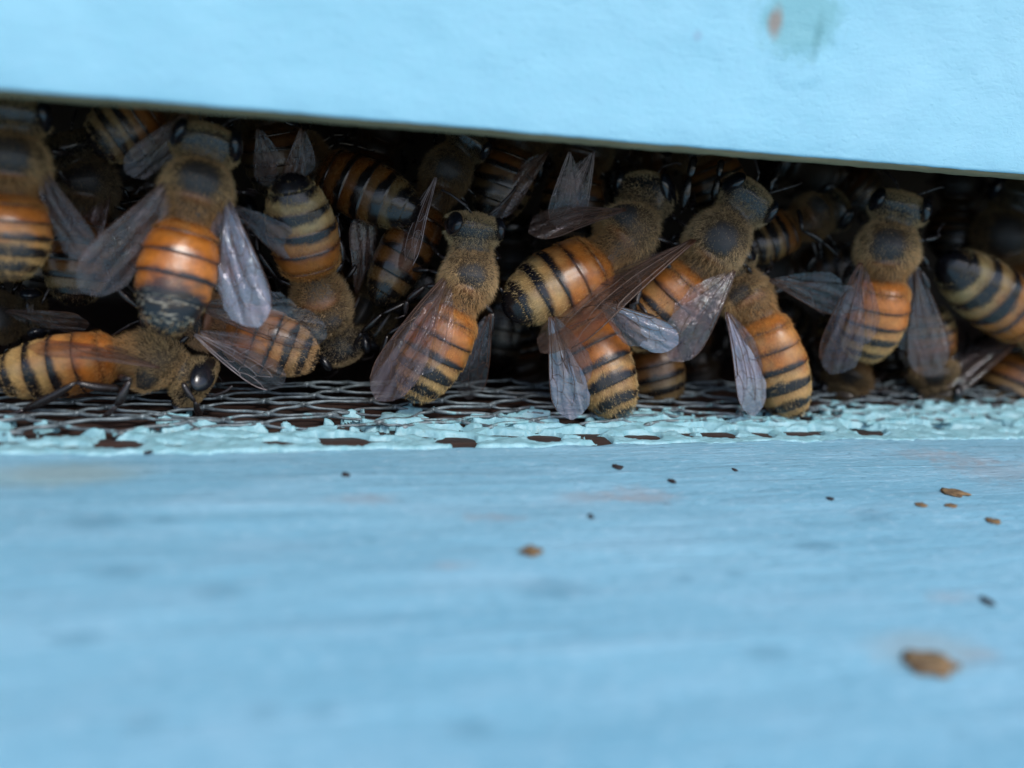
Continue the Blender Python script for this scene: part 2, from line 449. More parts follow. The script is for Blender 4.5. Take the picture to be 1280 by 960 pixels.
# thick paint that clogs the front rows of the mesh
HOLES = [(150, 556, 62, 11), (430, 551, 62, 15), (571, 551, 52, 13), (681, 547, 46, 13), (749, 549, 30, 10), (806, 546, 46, 10), (895, 541, 52, 12), (953, 543, 26, 9), (1003, 541, 54, 9),
         (1082, 536, 48, 13), (1176, 533, 46, 11), (1258, 531, 26, 10), (-8, 551, 40, 14), (46, 545, 22, 6), (860, 544, 20, 6)]
def crust_z(x, y):
    out = np.full(x.shape, -9.0)
    for j in range(0, 8):
        for i in range(-32, 38):
            if (i + j) % 2: continue
            a = node(i, j)
            for di in (-1, 1):
                b = node(i + di, j + 1)
                msk = (x > min(a[0], b[0]) - 1.2) & (x < max(a[0], b[0]) + 1.2) & (y > min(a[1], b[1]) - 1.2) & (y < max(a[1], b[1]) + 1.2)
                if not msk.any(): continue
                xx = x[msk]; yy = y[msk]
                ax, ay = a[:2]; bx, by = b[:2]
                t = np.clip(((xx - ax) * (bx - ax) + (yy - ay) * (by - ay)) / ((bx - ax) ** 2 + (by - ay) ** 2), 0, 1)
                d = np.hypot((xx - ax - t * (bx - ax)) * .8, yy - ay - t * (by - ay))
                out[msk] = np.maximum(out[msk], -d)
    d = -out
    # paint reach fades towards the back rows, with ragged ends
    reach = .50 - .095 * np.clip(y, 0, 9) + .30 * vnoise(x, y, 21, .33) + .24 * vnoise(x, y, 22, 1.1) + .05 * vnoise(x, y, 23, 3.0) + .20 * np.clip((x - 18) / 20, 0, 1)
    reach = np.where(y < .7, reach + .45, reach)
    z = .10 - 1.5 * np.clip(d - reach, -.05, 1.0)
    z = np.where(reach < .02, -1.2, z)
    z = np.minimum(z, .12) + .06 * vnoise(x, y, 24, 1.6) + .03 * vnoise(x, y, 25, 4)
    for (px, py, wpx, hpx) in HOLES:
        c = atz(px, py); s = depth(c) / FPX
        rx = wpx * .54 * s; ry = hpx * .5 * s / .30; c = c + np.array([0, .12, 0])
        q = (np.abs((x - c[0]) / rx) ** 2.6 + np.abs((y - c[1] + .12 * (x - c[0]) / rx) / ry) ** 2.2) + .30 * vnoise(x, y, 31, 1.1) + .12 * vnoise(x, y, 32, 3)
        z = np.minimum(z, -.5 + .62 * np.clip(q / 1.0, 0, 1.15) ** 3)
    z -= 1.2 * np.clip((-.15 - y + .30 * vnoise(x, y * 0, 41, .5) + .12 * vnoise(x, y * 0, 42, 2)) / .5, 0, 1)
    return z
xs = np.arange(-62, 84, .11); ys = np.arange(-1.15, 8.5, .11)
V, F = gridmesh(xs, ys, crust_z)
zz = V[:, 2][F].max(axis=1); F = F[zz > -.42]
used = np.unique(F); remap = np.full(len(V), -1); remap[used] = np.arange(len(used))
build('paint_crust', V[used], [remap[F]], [M['crust']], wire, (0, 4, 0))
tag(bpy.data.objects['paint_crust'], 'thick pale turquoise paint clogging the front rows of the mesh')

# ================================================================= THE BEES
PQ = np.array([0, .04, .15, .35, .6, .85, 1.05, 1.22, 1.34, 1.43, 1.52, 1.62, 1.8, 2.0, 2.25, 2.5, 2.7, 2.84, 2.94, 3.0, 3.04, 3.10, 3.2, 3.35, 3.5, 3.65, 3.78, 3.88, 3.95, 3.985, 4.0])
PA = np.array([0, .26, .54, .74, .85, .90, .88, .77, .62, .54, .58, .70, .82, .87, .87, .81, .71, .60, .54, .54, .64, .78, .89, .97, 1.0, .93, .79, .60, .39, .20, 0])
PB = np.array([0, .26, .52, .70, .78, .80, .75, .62, .50, .43, .50, .64, .86, .94, .92, .76, .58, .44, .34, .30, .44, .60, .72, .80, .83, .80, .71, .56, .37, .18, 0])
TB = np.array([3.0, 3.16, 3.36, 3.54, 3.71, 3.875, 4.0])
OR_, TAN, BLK = np.array([.36, .118, .018]), np.array([.37, .245, .098]), np.array([.008, .008, .011])
STYLES = {  # per tergite: base colour mix (0 orange .. 1 tan .. 2 black), dark margin share, hair cover
    'italian': dict(base=[.05, 0, .12, .6, 1.0, 1.2], mar=[.08, .13, .24, .48, .50, .6], hair=[.9, .75, .85, 1.0, 1.0, .8], g=.38),
    'worn':    dict(base=[0, 0, .05, .1, 1.9, 2], mar=[.10, .13, .18, .34, .8, .9], hair=[.3, .04, .04, .04, .10, .25], g=.24),
    'dark':    dict(base=[.2, .3, .7, 1.1, 1.6, 2], mar=[.25, .35, .45, .55, .6, .9], hair=[.6, .4, .5, .6, .5, .3], g=.34),
    'banded':  dict(base=[.1, .0, .35, .9, 1.0, 2], mar=[.10, .16, .34, .48, .48, .95], hair=[.8, .5, .8, .95, 1.0, .07], g=.33),
    'rear':    dict(base=[.0, .0, .1, .5, .9, 2], mar=[.12, .18, .38, .44, .42, .95], hair=[.8, .5, .7, .95, 1.0, .0], g=.3),
    'red':     dict(base=[.0, .0, .0, .3, .9, 2], mar=[.2, .3, .35, .45, .5, .9], hair=[.3, .1, .15, .3, .5, .2], g=.28),
}
def catmull(P, q):
    """P: list of points, q in [0, n-1]"""
    P = np.asarray(P); n = len(P)
    E = np.vstack([2 * P[0] - P[1], P, 2 * P[-1] - P[-2]])
    i = np.clip(np.floor(q).astype(int), 0, n - 2); f = (q - i)[:, None]
    p0, p1, p2, p3 = E[i], E[i + 1], E[i + 2], E[i + 3]
    return .5 * ((2 * p1) + (-p0 + p2) * f + (2 * p0 - 5 * p1 + 4 * p2 - p3) * f ** 2 + (-p0 + 3 * p1 - 3 * p2 + p3) * f ** 3)

FORE = dict(up=[(0, .018), (.1, .03), (.3, .045), (.6, .065), (.78, .062), (.9, .02), (.97, -.045), (1.0, -.115)],
            lo=[(0, -.018), (.08, -.045), (.2, -.09), (.33, -.155), (.47, -.225), (.62, -.285), (.76, -.305), (.87, -.28), (.95, -.215), (1.0, -.125)])
HIND = dict(up=[(0, .018), (.2, .05), (.5, .07), (.75, .055), (.9, .01), (1.0, -.075)],
            lo=[(0, -.018), (.1, -.06), (.25, -.13), (.45, -.20), (.62, -.24), (.78, -.235), (.92, -.17), (1.0, -.085)])
FV = [([(0, .01), (.3, .04), (.6, .06), (.78, .057), (.9, .02)], .055), ([(0, 0), (.3, .015), (.56, .03), (.6, .055)], .05),
      ([(.56, .03), (.66, -.005), (.8, .0), (.88, .028)], .03), ([(0, -.01), (.25, -.055), (.42, -.075), (.62, -.075), (.72, -.05), (.70, -.005)], .03),
      ([(0, -.015), (.2, -.075), (.38, -.135), (.46, -.14), (.6, -.17), (.74, -.165), (.86, -.13)], .03), ([(.42, -.075), (.40, -.135)], .028),
      ([(.38, .022), (.46, -.03), (.44, -.078)], .028), ([(.62, -.075), (.66, -.168)], .026), ([(.56, .03), (.55, -.03), (.60, -.075)], .026),
      ([(.46, -.14), (.50, -.232)], .028), ([(.74, -.165), (.78, -.24)], .024), ([(.72, -.05), (.80, -.10), (.86, -.13)], .024), ([(.0, -.016), (.2, -.088), (.34, -.155)], .035)]
HV = [([(0, .01), (.3, .05), (.55, .065), (.7, .055)], .05), ([(0, 0), (.25, 0), (.45, .01), (.6, .05)], .03), ([(.25, 0), (.5, -.06), (.75, -.10)], .028),
      ([(0, -.015), (.25, -.09), (.5, -.16), (.62, -.18)], .028), ([(.45, .01), (.5, -.06)], .025)]
def wing_mesh(base, tip, nrm, flip, kind, seed, fold=0.0):
    spec, veins = (FORE, FV) if kind == 'fore' else (HIND, HV)
    base = np.asarray(base); tip = np.asarray(tip); L = np.linalg.norm(tip - base)
    x = (tip - base) / L; z = nrm - x * nrm.dot(x); z /= np.linalg.norm(z); y = np.cross(z, x) * flip
    r = np.random.RandomState(seed)
    k1, k2, k3 = r.uniform(-1, 1, 3)
    wd = r.uniform(.95, 1.12) * L * (1.0 if kind == 'fore' else 1.12)
    def surf(u, v):
        """u along, v across in wing units -> world"""
        h = .011 * np.sin(v * 58 + k1 * 3 + u * 2.5) * np.sin(np.clip(u, 0, 1) * 2.6) + .012 * np.sin(u * 9 + k2 * 5 + v * 14) * u
        h = h + (.10 + .03 * k3) * np.sin(np.clip(u, 0, 1) * 3.1) * .6 - fold * (v * 3.4) ** 2 * .35 - .35 * np.abs(np.minimum(v + .02, 0)) * (.6 + .4 * k2)
        return base + np.outer(u * L, x) + np.outer(v * wd, y) + np.outer(h * L * .5, z)
    nu, nv = 46, 18
    us = np.linspace(0, 1, nu) ** .85
    up = np.interp(us, *zip(*spec['up'])); lo = np.interp(us, *zip(*spec['lo']))
    # ragged trailing edge on the outer half
    lo = lo * (1 + .035 * vnoise(us * 14, us * 0, seed + 3) * (us > .4) * (us < .97))
    uu = np.repeat(us, nv); tt = np.tile(np.linspace(0, 1, nv), nu)
    vv = np.repeat(up, nv) * (1 - tt) + np.repeat(lo, nv) * tt
    V = surf(uu, vv)
    i, j = np.meshgrid(np.arange(nu - 1), np.arange(nv - 1), indexing='ij'); i = i.ravel(); j = j.ravel()
    F = np.c_[i * nv + j, (i + 1) * nv + j, (i + 1) * nv + j + 1, i * nv + j + 1]
    mbv = MB()
    for pts, rad in veins:
        P = np.array(pts); m_ = len(P); q = np.linspace(0, m_ - 1, (m_ - 1) * 5 + 1)
        E = catmull(np.c_[P, np.zeros(m_)], q)
        sp = surf(E[:, 0], E[:, 1]) + z * .012
        rr = rad * (1.15 - .55 * E[:, 0]) * (L / 8.5) * .82
        mbv.tube(sp, rr, 5)
    Vv = np.concatenate(mbv.v)
    F4 = np.concatenate(mbv.f4) + len(V); F3 = np.concatenate(mbv.f3) + len(V)
    uv = np.r_[np.c_[uu, vv], np.zeros((len(Vv), 2))]
    mi = np.r_[np.zeros(len(F)), np.ones(len(F4) + len(F3))]
    return np.r_[V, Vv], [np.r_[F, F4], F3], mi, uv

NB = [0]
def bee(label, H, T, W, A, Y, wid, style='italian', roll=0, wings=(), legs=(), fur=1.0, hue=(1, 1, 1), antennae=True, grp=None,
        curve=0.0, autolegs=True, bald=1.0, headroll=0, rings=1.0, tone=1.0, thorax=1.0, disc_size=1.0):
    """H head centre, T thorax centre, W waist, A abdomen tip (photo pixels); Y = depth in mm at each; wid = abdomen width in px"""
    NB[0] += 1; seed = 100 + NB[0]; R = np.random.RandomState(seed)
    if np.isscalar(Y): Y = (Y, Y, Y, Y)
    h, t, wa, a = [at(p[0], p[1], y) for p, y in zip((H, T, W, A), Y)]
    w = wid * .5 * depth((wa + a) / 2) / FPX; thorax = thorax * R.uniform(.92, 1.05); slim = R.uniform(-.05, .05)                       # half width in mm
    hd = h - t; hd /= np.linalg.norm(hd)
    h0 = h + hd * w * .52
    hb = h                                                        # centre
    C = [h0, h, t, wa, a]
    toc = CAM - t; toc /= np.linalg.norm(toc)
    root = empty('honey_bee', t)
    tag(root, label, 'bee', grp or 'honey bees crowding the hive entrance')
    q = np.concatenate([np.linspace(0, .15, 8)[:-1], np.linspace(.15, 1.45, 30)[:-1], np.linspace(1.45, 3.0, 40)[:-1], np.linspace(3.0, 3.95, 118)[:-1], np.linspace(3.95, 4, 10)])
    nq = len(q); ns = 56
    P = catmull(C, q); Tg = np.gradient(P, q, axis=0); Tg /= np.linalg.norm(Tg, axis=1)[:, None]
    D = np.zeros((nq, 3)); Lt = np.zeros((nq, 3))
    for i in range(nq):
        c = toc - Tg[i] * toc.dot(Tg[i]); c /= np.linalg.norm(c)
        b = np.cross(Tg[i], c)
        an = math.radians(roll + headroll * max(0, 1 - q[i] / 1.4) * 1.0)
        D[i] = c * math.cos(an) + b * math.sin(an); Lt[i] = np.cross(Tg[i], D[i])
    ra = np.interp(q, PQ, PA) * w; rb = np.interp(q, PQ, PB) * w
    # smooth the profile a little
    ker = np.array([1, 2, 3, 2, 1.]) / 9
    for _ in range(2):
        ra[2:-2] = np.convolve(ra, ker, 'same')[2:-2]; rb[2:-2] = np.convolve(rb, ker, 'same')[2:-2]
    ra *= np.where(q > 3.5, 1 + slim * (q - 3.5) * 2, 1); ra[(q > 1.45) & (q < 2.95)] *= thorax; rb[(q > 1.45) & (q < 2.95)] *= thorax
    # overlapping abdominal plates
    ti = np.clip(np.searchsorted(TB, q, 'right') - 1, 0, 5); fr = (q - TB[ti]) / (TB[ti + 1] - TB[ti])
    ab = q >= 3.0
    st = np.where(ab, .958 + .060 * np.clip(fr, 0, 1) ** .7, 1.0)
    th = np.arange(ns) / ns * 2 * math.pi                          # 0 = dorsal
    ct, sn = np.cos(th), np.sin(th)
    cx = np.sign(sn) * np.abs(sn) ** .92; cy = np.sign(ct) * np.abs(ct) ** .95
    off = np.interp(q, [0, 1.0, 1.4, 2.0, 2.7, 3.05, 3.3, 4], [-.20, -.06, -.10, .02, -.12, -.10, 0, -curve]) * w
    V = np.zeros((nq, ns, 3)); RR = np.zeros((nq, ns))
    PP = P + D * off[:, None]
    for i in range(nq):
        s_ = st[i]
        V[i] = PP[i] + np.outer(cx * ra[i] * s_, Lt[i]) + np.outer(cy * rb[i] * s_, D[i])
    # scutellum bump, groove
    G_q, G_t = np.meshgrid(q, th, indexing='ij')
    dors = np.cos(G_t)
    bump = .11 * np.exp(-((G_q - 2.62) / .10) ** 2) * np.clip(dors, 0, 1) ** 3 - .05 * np.exp(-((G_q - 2.47) / .035) ** 2) * np.clip(dors, 0, 1) ** 2
    bump += .012 * vnoise(G_q * 9, np.sin(G_t) * 4 + dors, seed, 1)
    V += (bump * w)[..., None] * D[:, None, :]
    # ---- pigment
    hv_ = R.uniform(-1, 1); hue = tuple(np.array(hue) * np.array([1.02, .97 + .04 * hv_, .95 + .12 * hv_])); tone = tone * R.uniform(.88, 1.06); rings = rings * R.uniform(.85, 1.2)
    sp = STYLES[style]; jit = R.uniform(-.2, .2, 6)
    nz = vnoise(G_t * 3.0, G_q * 25, seed + 1) * .6 + vnoise(G_t * 9, G_q * 60, seed + 2) * .4
    base = np.array(sp['base'])[ti] + jit[ti]; mar = np.array(sp['mar'])[ti] * rings
    blot = vnoise(G_t * 1.6, G_q * 9, seed + 7)
    base = base[:, None] + .18 * nz + .25 * blot
    mix1 = np.clip(base, 0, 1)[..., None]; mix2 = np.clip(base - 1, 0, 1)[..., None]
    col = OR_ * (1 - mix1) + TAN * mix1; col = col * (1 - mix2) + BLK * mix2
    side = np.clip(np.abs(np.sin(G_t)), 0, 1)
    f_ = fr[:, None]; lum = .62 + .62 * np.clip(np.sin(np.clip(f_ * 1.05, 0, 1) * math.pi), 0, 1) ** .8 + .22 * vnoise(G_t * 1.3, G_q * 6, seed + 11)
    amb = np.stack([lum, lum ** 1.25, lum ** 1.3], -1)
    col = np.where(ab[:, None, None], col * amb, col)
    lobes = .5 + .5 * np.cos(G_t * 2 + jit[0] * 9)
    edge = fr[:, None] - (1 - mar[:, None] * (1.22 - .55 * side ** 2 + .22 * lobes * np.where(ti == 2, 1.6, .5)[:, None])) + .13 * nz
    dk = np.clip((edge + .04) / .26, 0, 1) * np.clip((1.04 - fr[:, None]) / .03, 0, 1)
    dk = dk * dk * (3 - 2 * dk)
    thin = np.clip(1 - fr[:, None] / .06, 0, 1) * .5
    dk = np.maximum(dk, thin)
    dk = np.where(ab[:, None], dk, 0)[..., None]
    col = col * (1 - dk) + BLK * dk
    if style == 'worn':
        stain = np.clip((G_q - 3.46) / .14 + .5 * nz - 1.1 * side ** 2, 0, 1)[..., None] * .85
        col = col * (1 - stain) + BLK * 1.5 * stain
        fl = np.clip((vnoise(G_t * 7, G_q * 55, seed + 5) * .6 + vnoise(G_t * 17, G_q * 130, seed + 6) * .5 - .32) / .12, 0, 1) * np.clip((G_q - 3.66) / .1, 0, 1)
        col = col * (1 - fl[..., None]) + np.array([.34, .33, .27]) * fl[..., None]
    # thorax and head: dark with brownish sides
    tcol = np.where(G_q[..., None] < 1.3, .5, 1.0) * np.array([.040, .040, .042]) * (1 + .4 * nz[..., None])
    rr_ = np.sqrt(((G_q - 2.06) * np.where(G_q < 2, np.linalg.norm(t - h), np.linalg.norm(wa - t)) / (.40 * w * disc_size)) ** 2 + (np.sin(G_t) * .87 / .40 / disc_size) ** 2) + .18 * nz
    und = np.where(dors > 0, np.clip((rr_ - .85) / .4, 0, 1), 1)[..., None] * (G_q > 1.45)[..., None]
    tcol = tcol * (1 - und) + np.array([.085, .055, .026]) * und
    scut = np.exp(-((G_q - 2.63) / .085) ** 2) * np.clip(dors, 0, 1) ** 2
    tcol = tcol * (1 - scut[..., None] * .8) + np.array([.30, .12, .04]) * scut[..., None] * .8
    hm = (~ab)[:, None, None]
    col = np.where(hm, tcol, col)
    tipm = np.clip((G_q - 3.93) / .04, 0, 1)[..., None]
    col = col * (1 - tipm) + BLK * tipm
    col = col * np.array(hue) * tone  # a low tone puts interior shade into the body colour
    gl = np.where(ab[:, None], sp['g'] - .08 * dk[..., 0], np.where(G_q > 2.45, .4, np.where(G_q < 1.45, .20, .62))) + .05 * nz
    mb = MB()
    i, j = np.meshgrid(np.arange(nq - 1), np.arange(ns), indexing='ij'); i = i.ravel(); j = j.ravel(); k = (j + 1) % ns
    F = np.c_[i * ns + j, i * ns + k, (i + 1) * ns + k, (i + 1) * ns + j]
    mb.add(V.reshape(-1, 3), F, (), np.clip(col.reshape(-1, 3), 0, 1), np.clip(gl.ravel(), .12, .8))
    def fr_at(qq):
        x = np.array([np.interp(qq, q, PP[:, k_]) for k_ in range(3)])
        d = np.array([np.interp(qq, q, D[:, k_]) for k_ in range(3)]); l = np.array([np.interp(qq, q, Lt[:, k_]) for k_ in range(3)]); g = np.array([np.interp(qq, q, Tg[:, k_]) for k_ in range(3)])
        return x, d, l, g
    LEG = np.array([.016, .013, .014])
    def leg(pts, fat=1.0):
        """femur, tibia, foot through 4+ joints"""
        P4 = np.asarray(pts, float); n = len(P4) - 1
        cols = [LEG * 1.2, LEG, LEG * 2.2, LEG * 2.6]
        widths = [(.26, .30, .20), (.20, .34, .24), (.17, .19, .12), (.09, .09, .06)]
        for s_ in range(n):
            a_, b_ = P4[s_], P4[s_ + 1]; tt = np.linspace(0, 1, 9)[:, None]
            bow = np.sin(tt * math.pi) * np.linalg.norm(b_ - a_) * .05
            pts_ = a_ + (b_ - a_) * tt + bow * D[60]
            w3 = np.array(widths[min(s_, 3)]) * fat * (w / 2.6)
            rad = np.interp(tt[:, 0], [0, .08, .55, .93, 1], [w3[0] * .55, w3[0], w3[1], w3[2], w3[2] * .5])
            mb.tube(pts_, rad, 9, cols[min(s_, 3)] * tone, .26, .8)
            if s_ == n - 1:                                       # claws
                for sg in (-1, 1):
                    e = b_ + (b_ - a_) / (np.linalg.norm(b_ - a_) + 1e-6) * .25 + Lt[60] * .14 * sg
                    mb.tube([b_, (b_ + e) / 2 + D[60] * .04, e], [.05, .04, .01], 5, LEG, .3)
    if autolegs:
        for qq, fwd, spread in ((1.75, -.7, 1.1), (2.1, .1, 1.5), (2.5, .9, 1.4)):
            for sg in (-1, 1):
                x, d, l, g = fr_at(qq); jt = lambda s_=.25: R.uniform(-s_, s_, 3)
                p0 = x - d * .45 * w + l * sg * .45 * w
                p1 = p0 + (l * sg * .75 * spread - d * .35 + g * fwd * .45 + jt()) * w * .62
                p2 = p1 + (l * sg * .35 - d * .55 + g * (fwd * .7 + .15) + jt()) * w * .80
                p3 = p2 + (-l * sg * .05 - d * .65 + g * (fwd * .5 + .1) + jt()) * w * .55
                p4 = p3 + (l * sg * .2 - d * .2 + g * fwd * .5 + jt()) * w * .4
                pl = [p0, p1, p2, p3, p4]
                pl = [np.array([p_[0], p_[1], max(p_[2], .08)]) for p_ in pl]
                leg(pl, 1.15 if qq > 2.3 else .9)
    for L_ in legs:
        leg([at(*p_) for p_ in L_[1:]], L_[0])
    x, d, l, g = fr_at(1.0); hx, hdv, hl, hg = x, d, l, g
    if antennae:
        for sg in (-1, 1):
            x2, d2, l2, g2 = fr_at(.35)
            jt = R.uniform(-.2, .2, 3)
            p0 = x2 + l2 * sg * .18 * w + d2 * .45 * w
            p1 = p0 + (-g2 * .55 + l2 * sg * .45 + d2 * .25 + jt) * w * .62
            p2 = p1 + (-g2 * .55 + l2 * sg * .55 - d2 * .3 + jt) * w * .6
            p3 = p2 + (-g2 * .35 + l2 * sg * .35 - d2 * .5 + jt) * w * .45
            mb.tube([p0, (p0 + p1) / 2, p1], [.09, .075, .085], 7, LEG, .3)
            mb.tube(catmull([p1, p2, p3], np.linspace(0, 2, 9)), np.linspace(.105, .085, 9), 7, LEG * 1.5, .45)
    # ocelli
    for sg, fw in ((-1, .0), (1, .0), (0, -.14)):
        x2, d2, l2, g2 = fr_at(.80)
        c_ = x2 + d2 * (.76 - abs(fw) * .1) * w + l2 * sg * .14 * w + g2 * fw * w * .9
        tt = np.linspace(-1, 1, 5)
        mb.tube([c_ + g2 * q_ * .07 * w * .45 for q_ in tt], np.sqrt(np.clip(1.02 - tt ** 2, 0.02, 1)) * .06 * w * .8, 7, (.03, .015, .01), .12)
    mb.out('body', [M['cut']], root, t)
    # ---- eyes
    for sg in (-1, 1):
        nu_, nv_ = 22, 14
        uu = np.linspace(0, 2 * math.pi, nu_, endpoint=False); vv = np.linspace(-math.pi / 2, math.pi / 2, nv_)
        A_, B_ = np.meshgrid(vv, uu, indexing='ij')
        cxx = np.cos(A_) * np.cos(B_); cyy = np.sin(A_); czz = np.cos(A_) * np.sin(B_)
        x2, d2, l2, g2 = fr_at(.86)
        bendy = .18 * cyy ** 2
        cc = x2 + l2 * sg * .690 * w + d2 * .22 * w
        ax = l2 * sg * .88 + g2 * -.25; ax /= np.linalg.norm(ax); az_ = g2 * .97 + l2 * sg * .2; az_ /= np.linalg.norm(az_)
        ay = d2
        E = cc + (cxx - bendy)[..., None] * ax * .22 * w + cyy[..., None] * ay * .60 * w + czz[..., None] * az_ * .37 * w
        i, j = np.meshgrid(np.arange(nv_ - 1), np.arange(nu_), indexing='ij'); i = i.ravel(); j = j.ravel(); k = (j + 1) % nu_
        build('eye', E.reshape(-1, 3), [np.c_[i * nu_ + j, (i + 1) * nu_ + j, (i + 1) * nu_ + k, i * nu_ + k]], [M['eye']], root, t)
    # ---- fur
    N = int(76000 * fur)
    qs = np.where(R.uniform(0, 1, N) < .46, R.uniform(3.0, 3.97, N), R.uniform(0.02, 3.0, N)); ts = R.uniform(0, 2 * math.pi, N)
    reg = np.where(qs < 1.42, 0, np.where(qs < 3.02, 1, 2))
    dd = np.cos(ts)
    keep = np.ones(N)
    front_hemi = np.clip(dd + 1.0, 0, 1)
    # scutum bald patch
    segl = np.where(qs < 2, np.linalg.norm(t - h), np.linalg.norm(wa - t))
    bx = (qs - 2.06) * segl / (.40 * w * disc_size); by = np.sin(ts) * .87 / .40 / disc_size
    disc = np.clip((1.28 - np.sqrt(bx ** 2 + by ** 2) + R.normal(0, .17, N)) * 1.6, 0, 1) * (dd > 0)
    disc2 = np.exp(-((qs - 2.63) / .10) ** 2) * np.clip(dd, 0, 1) ** 3
    keep = np.where(reg == 1, np.clip(1.0 - bald * R.uniform(.7, .95) * disc - .6 * disc2, .05, 1), keep)
    keep = np.where(reg == 0, np.where((qs > .9) & (qs < 1.2) & (dd > .3), .35, 1.0), keep) * np.where(reg == 1, .62, 1)
    tis = np.clip(np.searchsorted(TB, qs, 'right') - 1, 0, 5); frs = (qs - TB[tis]) / (TB[tis + 1] - TB[tis])
    hc = np.array(sp['hair'])[tis] * np.where(frs < (1 - np.array(sp['mar'])[tis] * rings), 1.0, np.where(frs > .90, .45, .13))
    keep = np.where(reg == 2, hc, keep) * front_hemi
    # eyes free of hair
    ey = (reg == 0) & (np.abs(np.sin(ts)) > .74) & (qs > .58) & (qs < 1.08)
    keep = np.where(ey, .0, keep)
    m_ = R.uniform(0, 1, N) < keep
    qs, ts, reg, frs, tis = qs[m_], ts[m_], reg[m_], frs[m_], tis[m_]; N = len(qs)
    def interp3(A3): return np.c_[tuple(np.interp(qs, q, A3[:, k_]) for k_ in range(3))]
    p = interp3(PP); dv = interp3(D); lv = interp3(Lt); gv = interp3(Tg)
    ra_ = np.interp(qs, q, ra * st); rb_ = np.interp(qs, q, rb * st)
    sn_, ct_ = np.sin(ts), np.cos(ts)
    root_p = p + lv * (sn_ * ra_ * .985)[:, None] + dv * (ct_ * rb_ * .985)[:, None]
    scb = .11 * np.exp(-((qs - 2.62) / .10) ** 2) * np.clip(ct_, 0, 1) ** 3 * w
    root_p += dv * scb[:, None]
    nrm = lv * (sn_ * rb_)[:, None] + dv * (ct_ * ra_)[:, None]; nrm /= np.linalg.norm(nrm, axis=1)[:, None] + 1e-9
    drdq = np.gradient(ra, q); slope = np.interp(qs, q, drdq); spd = np.interp(qs, q, np.linalg.norm(np.gradient(P, q, axis=0), axis=1))
    nrm = nrm - gv * np.clip(slope / spd, -1.2, 1.2)[:, None] * .8; nrm /= np.linalg.norm(nrm, axis=1)[:, None]
    lean = np.where(reg == 2, 1.9, np.where(reg == 1, .45, -.15))
    lean = np.where((reg == 2) & (qs < 3.22), .9, lean)
    rn = R.normal(0, 1, (N, 3))
    dr = nrm + gv * lean[:, None] + rn * np.where(reg == 2, .40, .42)[:, None]; dr /= np.linalg.norm(dr, axis=1)[:, None]
    ln = np.where(reg == 2, .085 * w, np.where(reg == 1, .21 * w, .13 * w)) * R.uniform(.35, 1.35, N)
    ln = np.where((reg == 2) & (qs < 3.2), .17 * w * R.uniform(.5, 1.1, N), ln)
    ln = np.where((reg == 1) & (np.abs(bx[m_]) < 1.0) & (np.abs(by[m_]) < .9) & (ct_ > 0), ln * .38, ln)
    wd = np.where(reg == 2, .010, .0105) * R.uniform(.7, 1.2, N)
    sd_ = np.cross(dr, R.normal(0, 1, (N, 3))); sd_ /= np.linalg.norm(sd_, axis=1)[:, None] + 1e-9
    mid = root_p + dr * (ln * .55)[:, None]; tipp = root_p + (dr + gv * .25 - nrm * .10) * ln[:, None] + R.normal(0, .02, (N, 3))
    HV_ = np.stack([root_p - sd_ * wd[:, None], root_p + sd_ * wd[:, None], mid + sd_ * wd[:, None] * .8, mid - sd_ * wd[:, None] * .8, tipp], 1)
    warm = R.uniform(0, 1, (N, 1))
    c_th = np.array([.86, .63, .33]) * (1 - warm) + np.array([.50, .38, .23]) * warm
    low = np.clip((qs - 2.3) / .5, 0, 1)[:, None]
    c_th = c_th * (1 - .5 * low) + np.array([.52, .27, .08]) * .5 * low
    c_ab = np.where((tis <= 2)[:, None], np.array([.66, .36, .12]), np.array([.72, .53, .25])) * (.7 + .5 * warm)
    dkh = (R.uniform(0, 1, N) < np.where(reg == 2, .12, .06))[:, None]
    hc_ = np.where((reg == 2)[:, None], c_ab, c_th); hc_ = np.where((reg == 0)[:, None], np.array([.62, .49, .28]) * (.6 + .7 * warm), hc_)
    hc_ = np.where(dkh, hc_ * .15, hc_) * tone * np.array(hue)  # hair carries the same painted-in shade through tone
    ii = np.arange(N)[:, None] * 5
    build('fur', HV_.reshape(-1, 3), [ii + np.array([0, 1, 2, 3]), ii + np.array([3, 2, 4])], [M['hair']], root, t,
          attrs=dict(pigment=np.repeat(np.clip(hc_, 0, 1), 5, axis=0)))
    # ---- wings
    for wi, wd_ in enumerate(wings):
        side_, kind, (tx, ty, tY), matn = wd_[:4]
        opt = wd_[4] if len(wd_) > 4 else {}
        x2, d2, l2, g2 = fr_at(opt.get('q', 2.22 if kind == 'fore' else 2.42))
        tipw = at(tx, ty, tY)
        # side: +1 = to the right in the picture
        rl = l2 if (W2C @ l2)[0] * side_ > 0 else -l2
        if 'base' in opt: b0 = at(*opt['base'])
        else: b0 = x2 + rl * .70 * w + d2 * .42 * w
        ax = tipw - b0; ax /= np.linalg.norm(ax)
        nr = toc * 1.0 - ax * toc.dot(ax); nr /= np.linalg.norm(nr)
        an = math.radians(opt.get('tilt', 0)); nr = nr * math.cos(an) + np.cross(ax, nr) * math.sin(an)
        yv = np.cross(nr, ax)
        tgt = a - b0
        flip = -1 if (yv.dot(tgt) > 0) else 1
        if opt.get('flip'): flip = -flip
        vv_, ff_, mi_, uv_ = wing_mesh(b0, tipw, nr, flip, kind, seed * 3 + wi, opt.get('fold', 0))
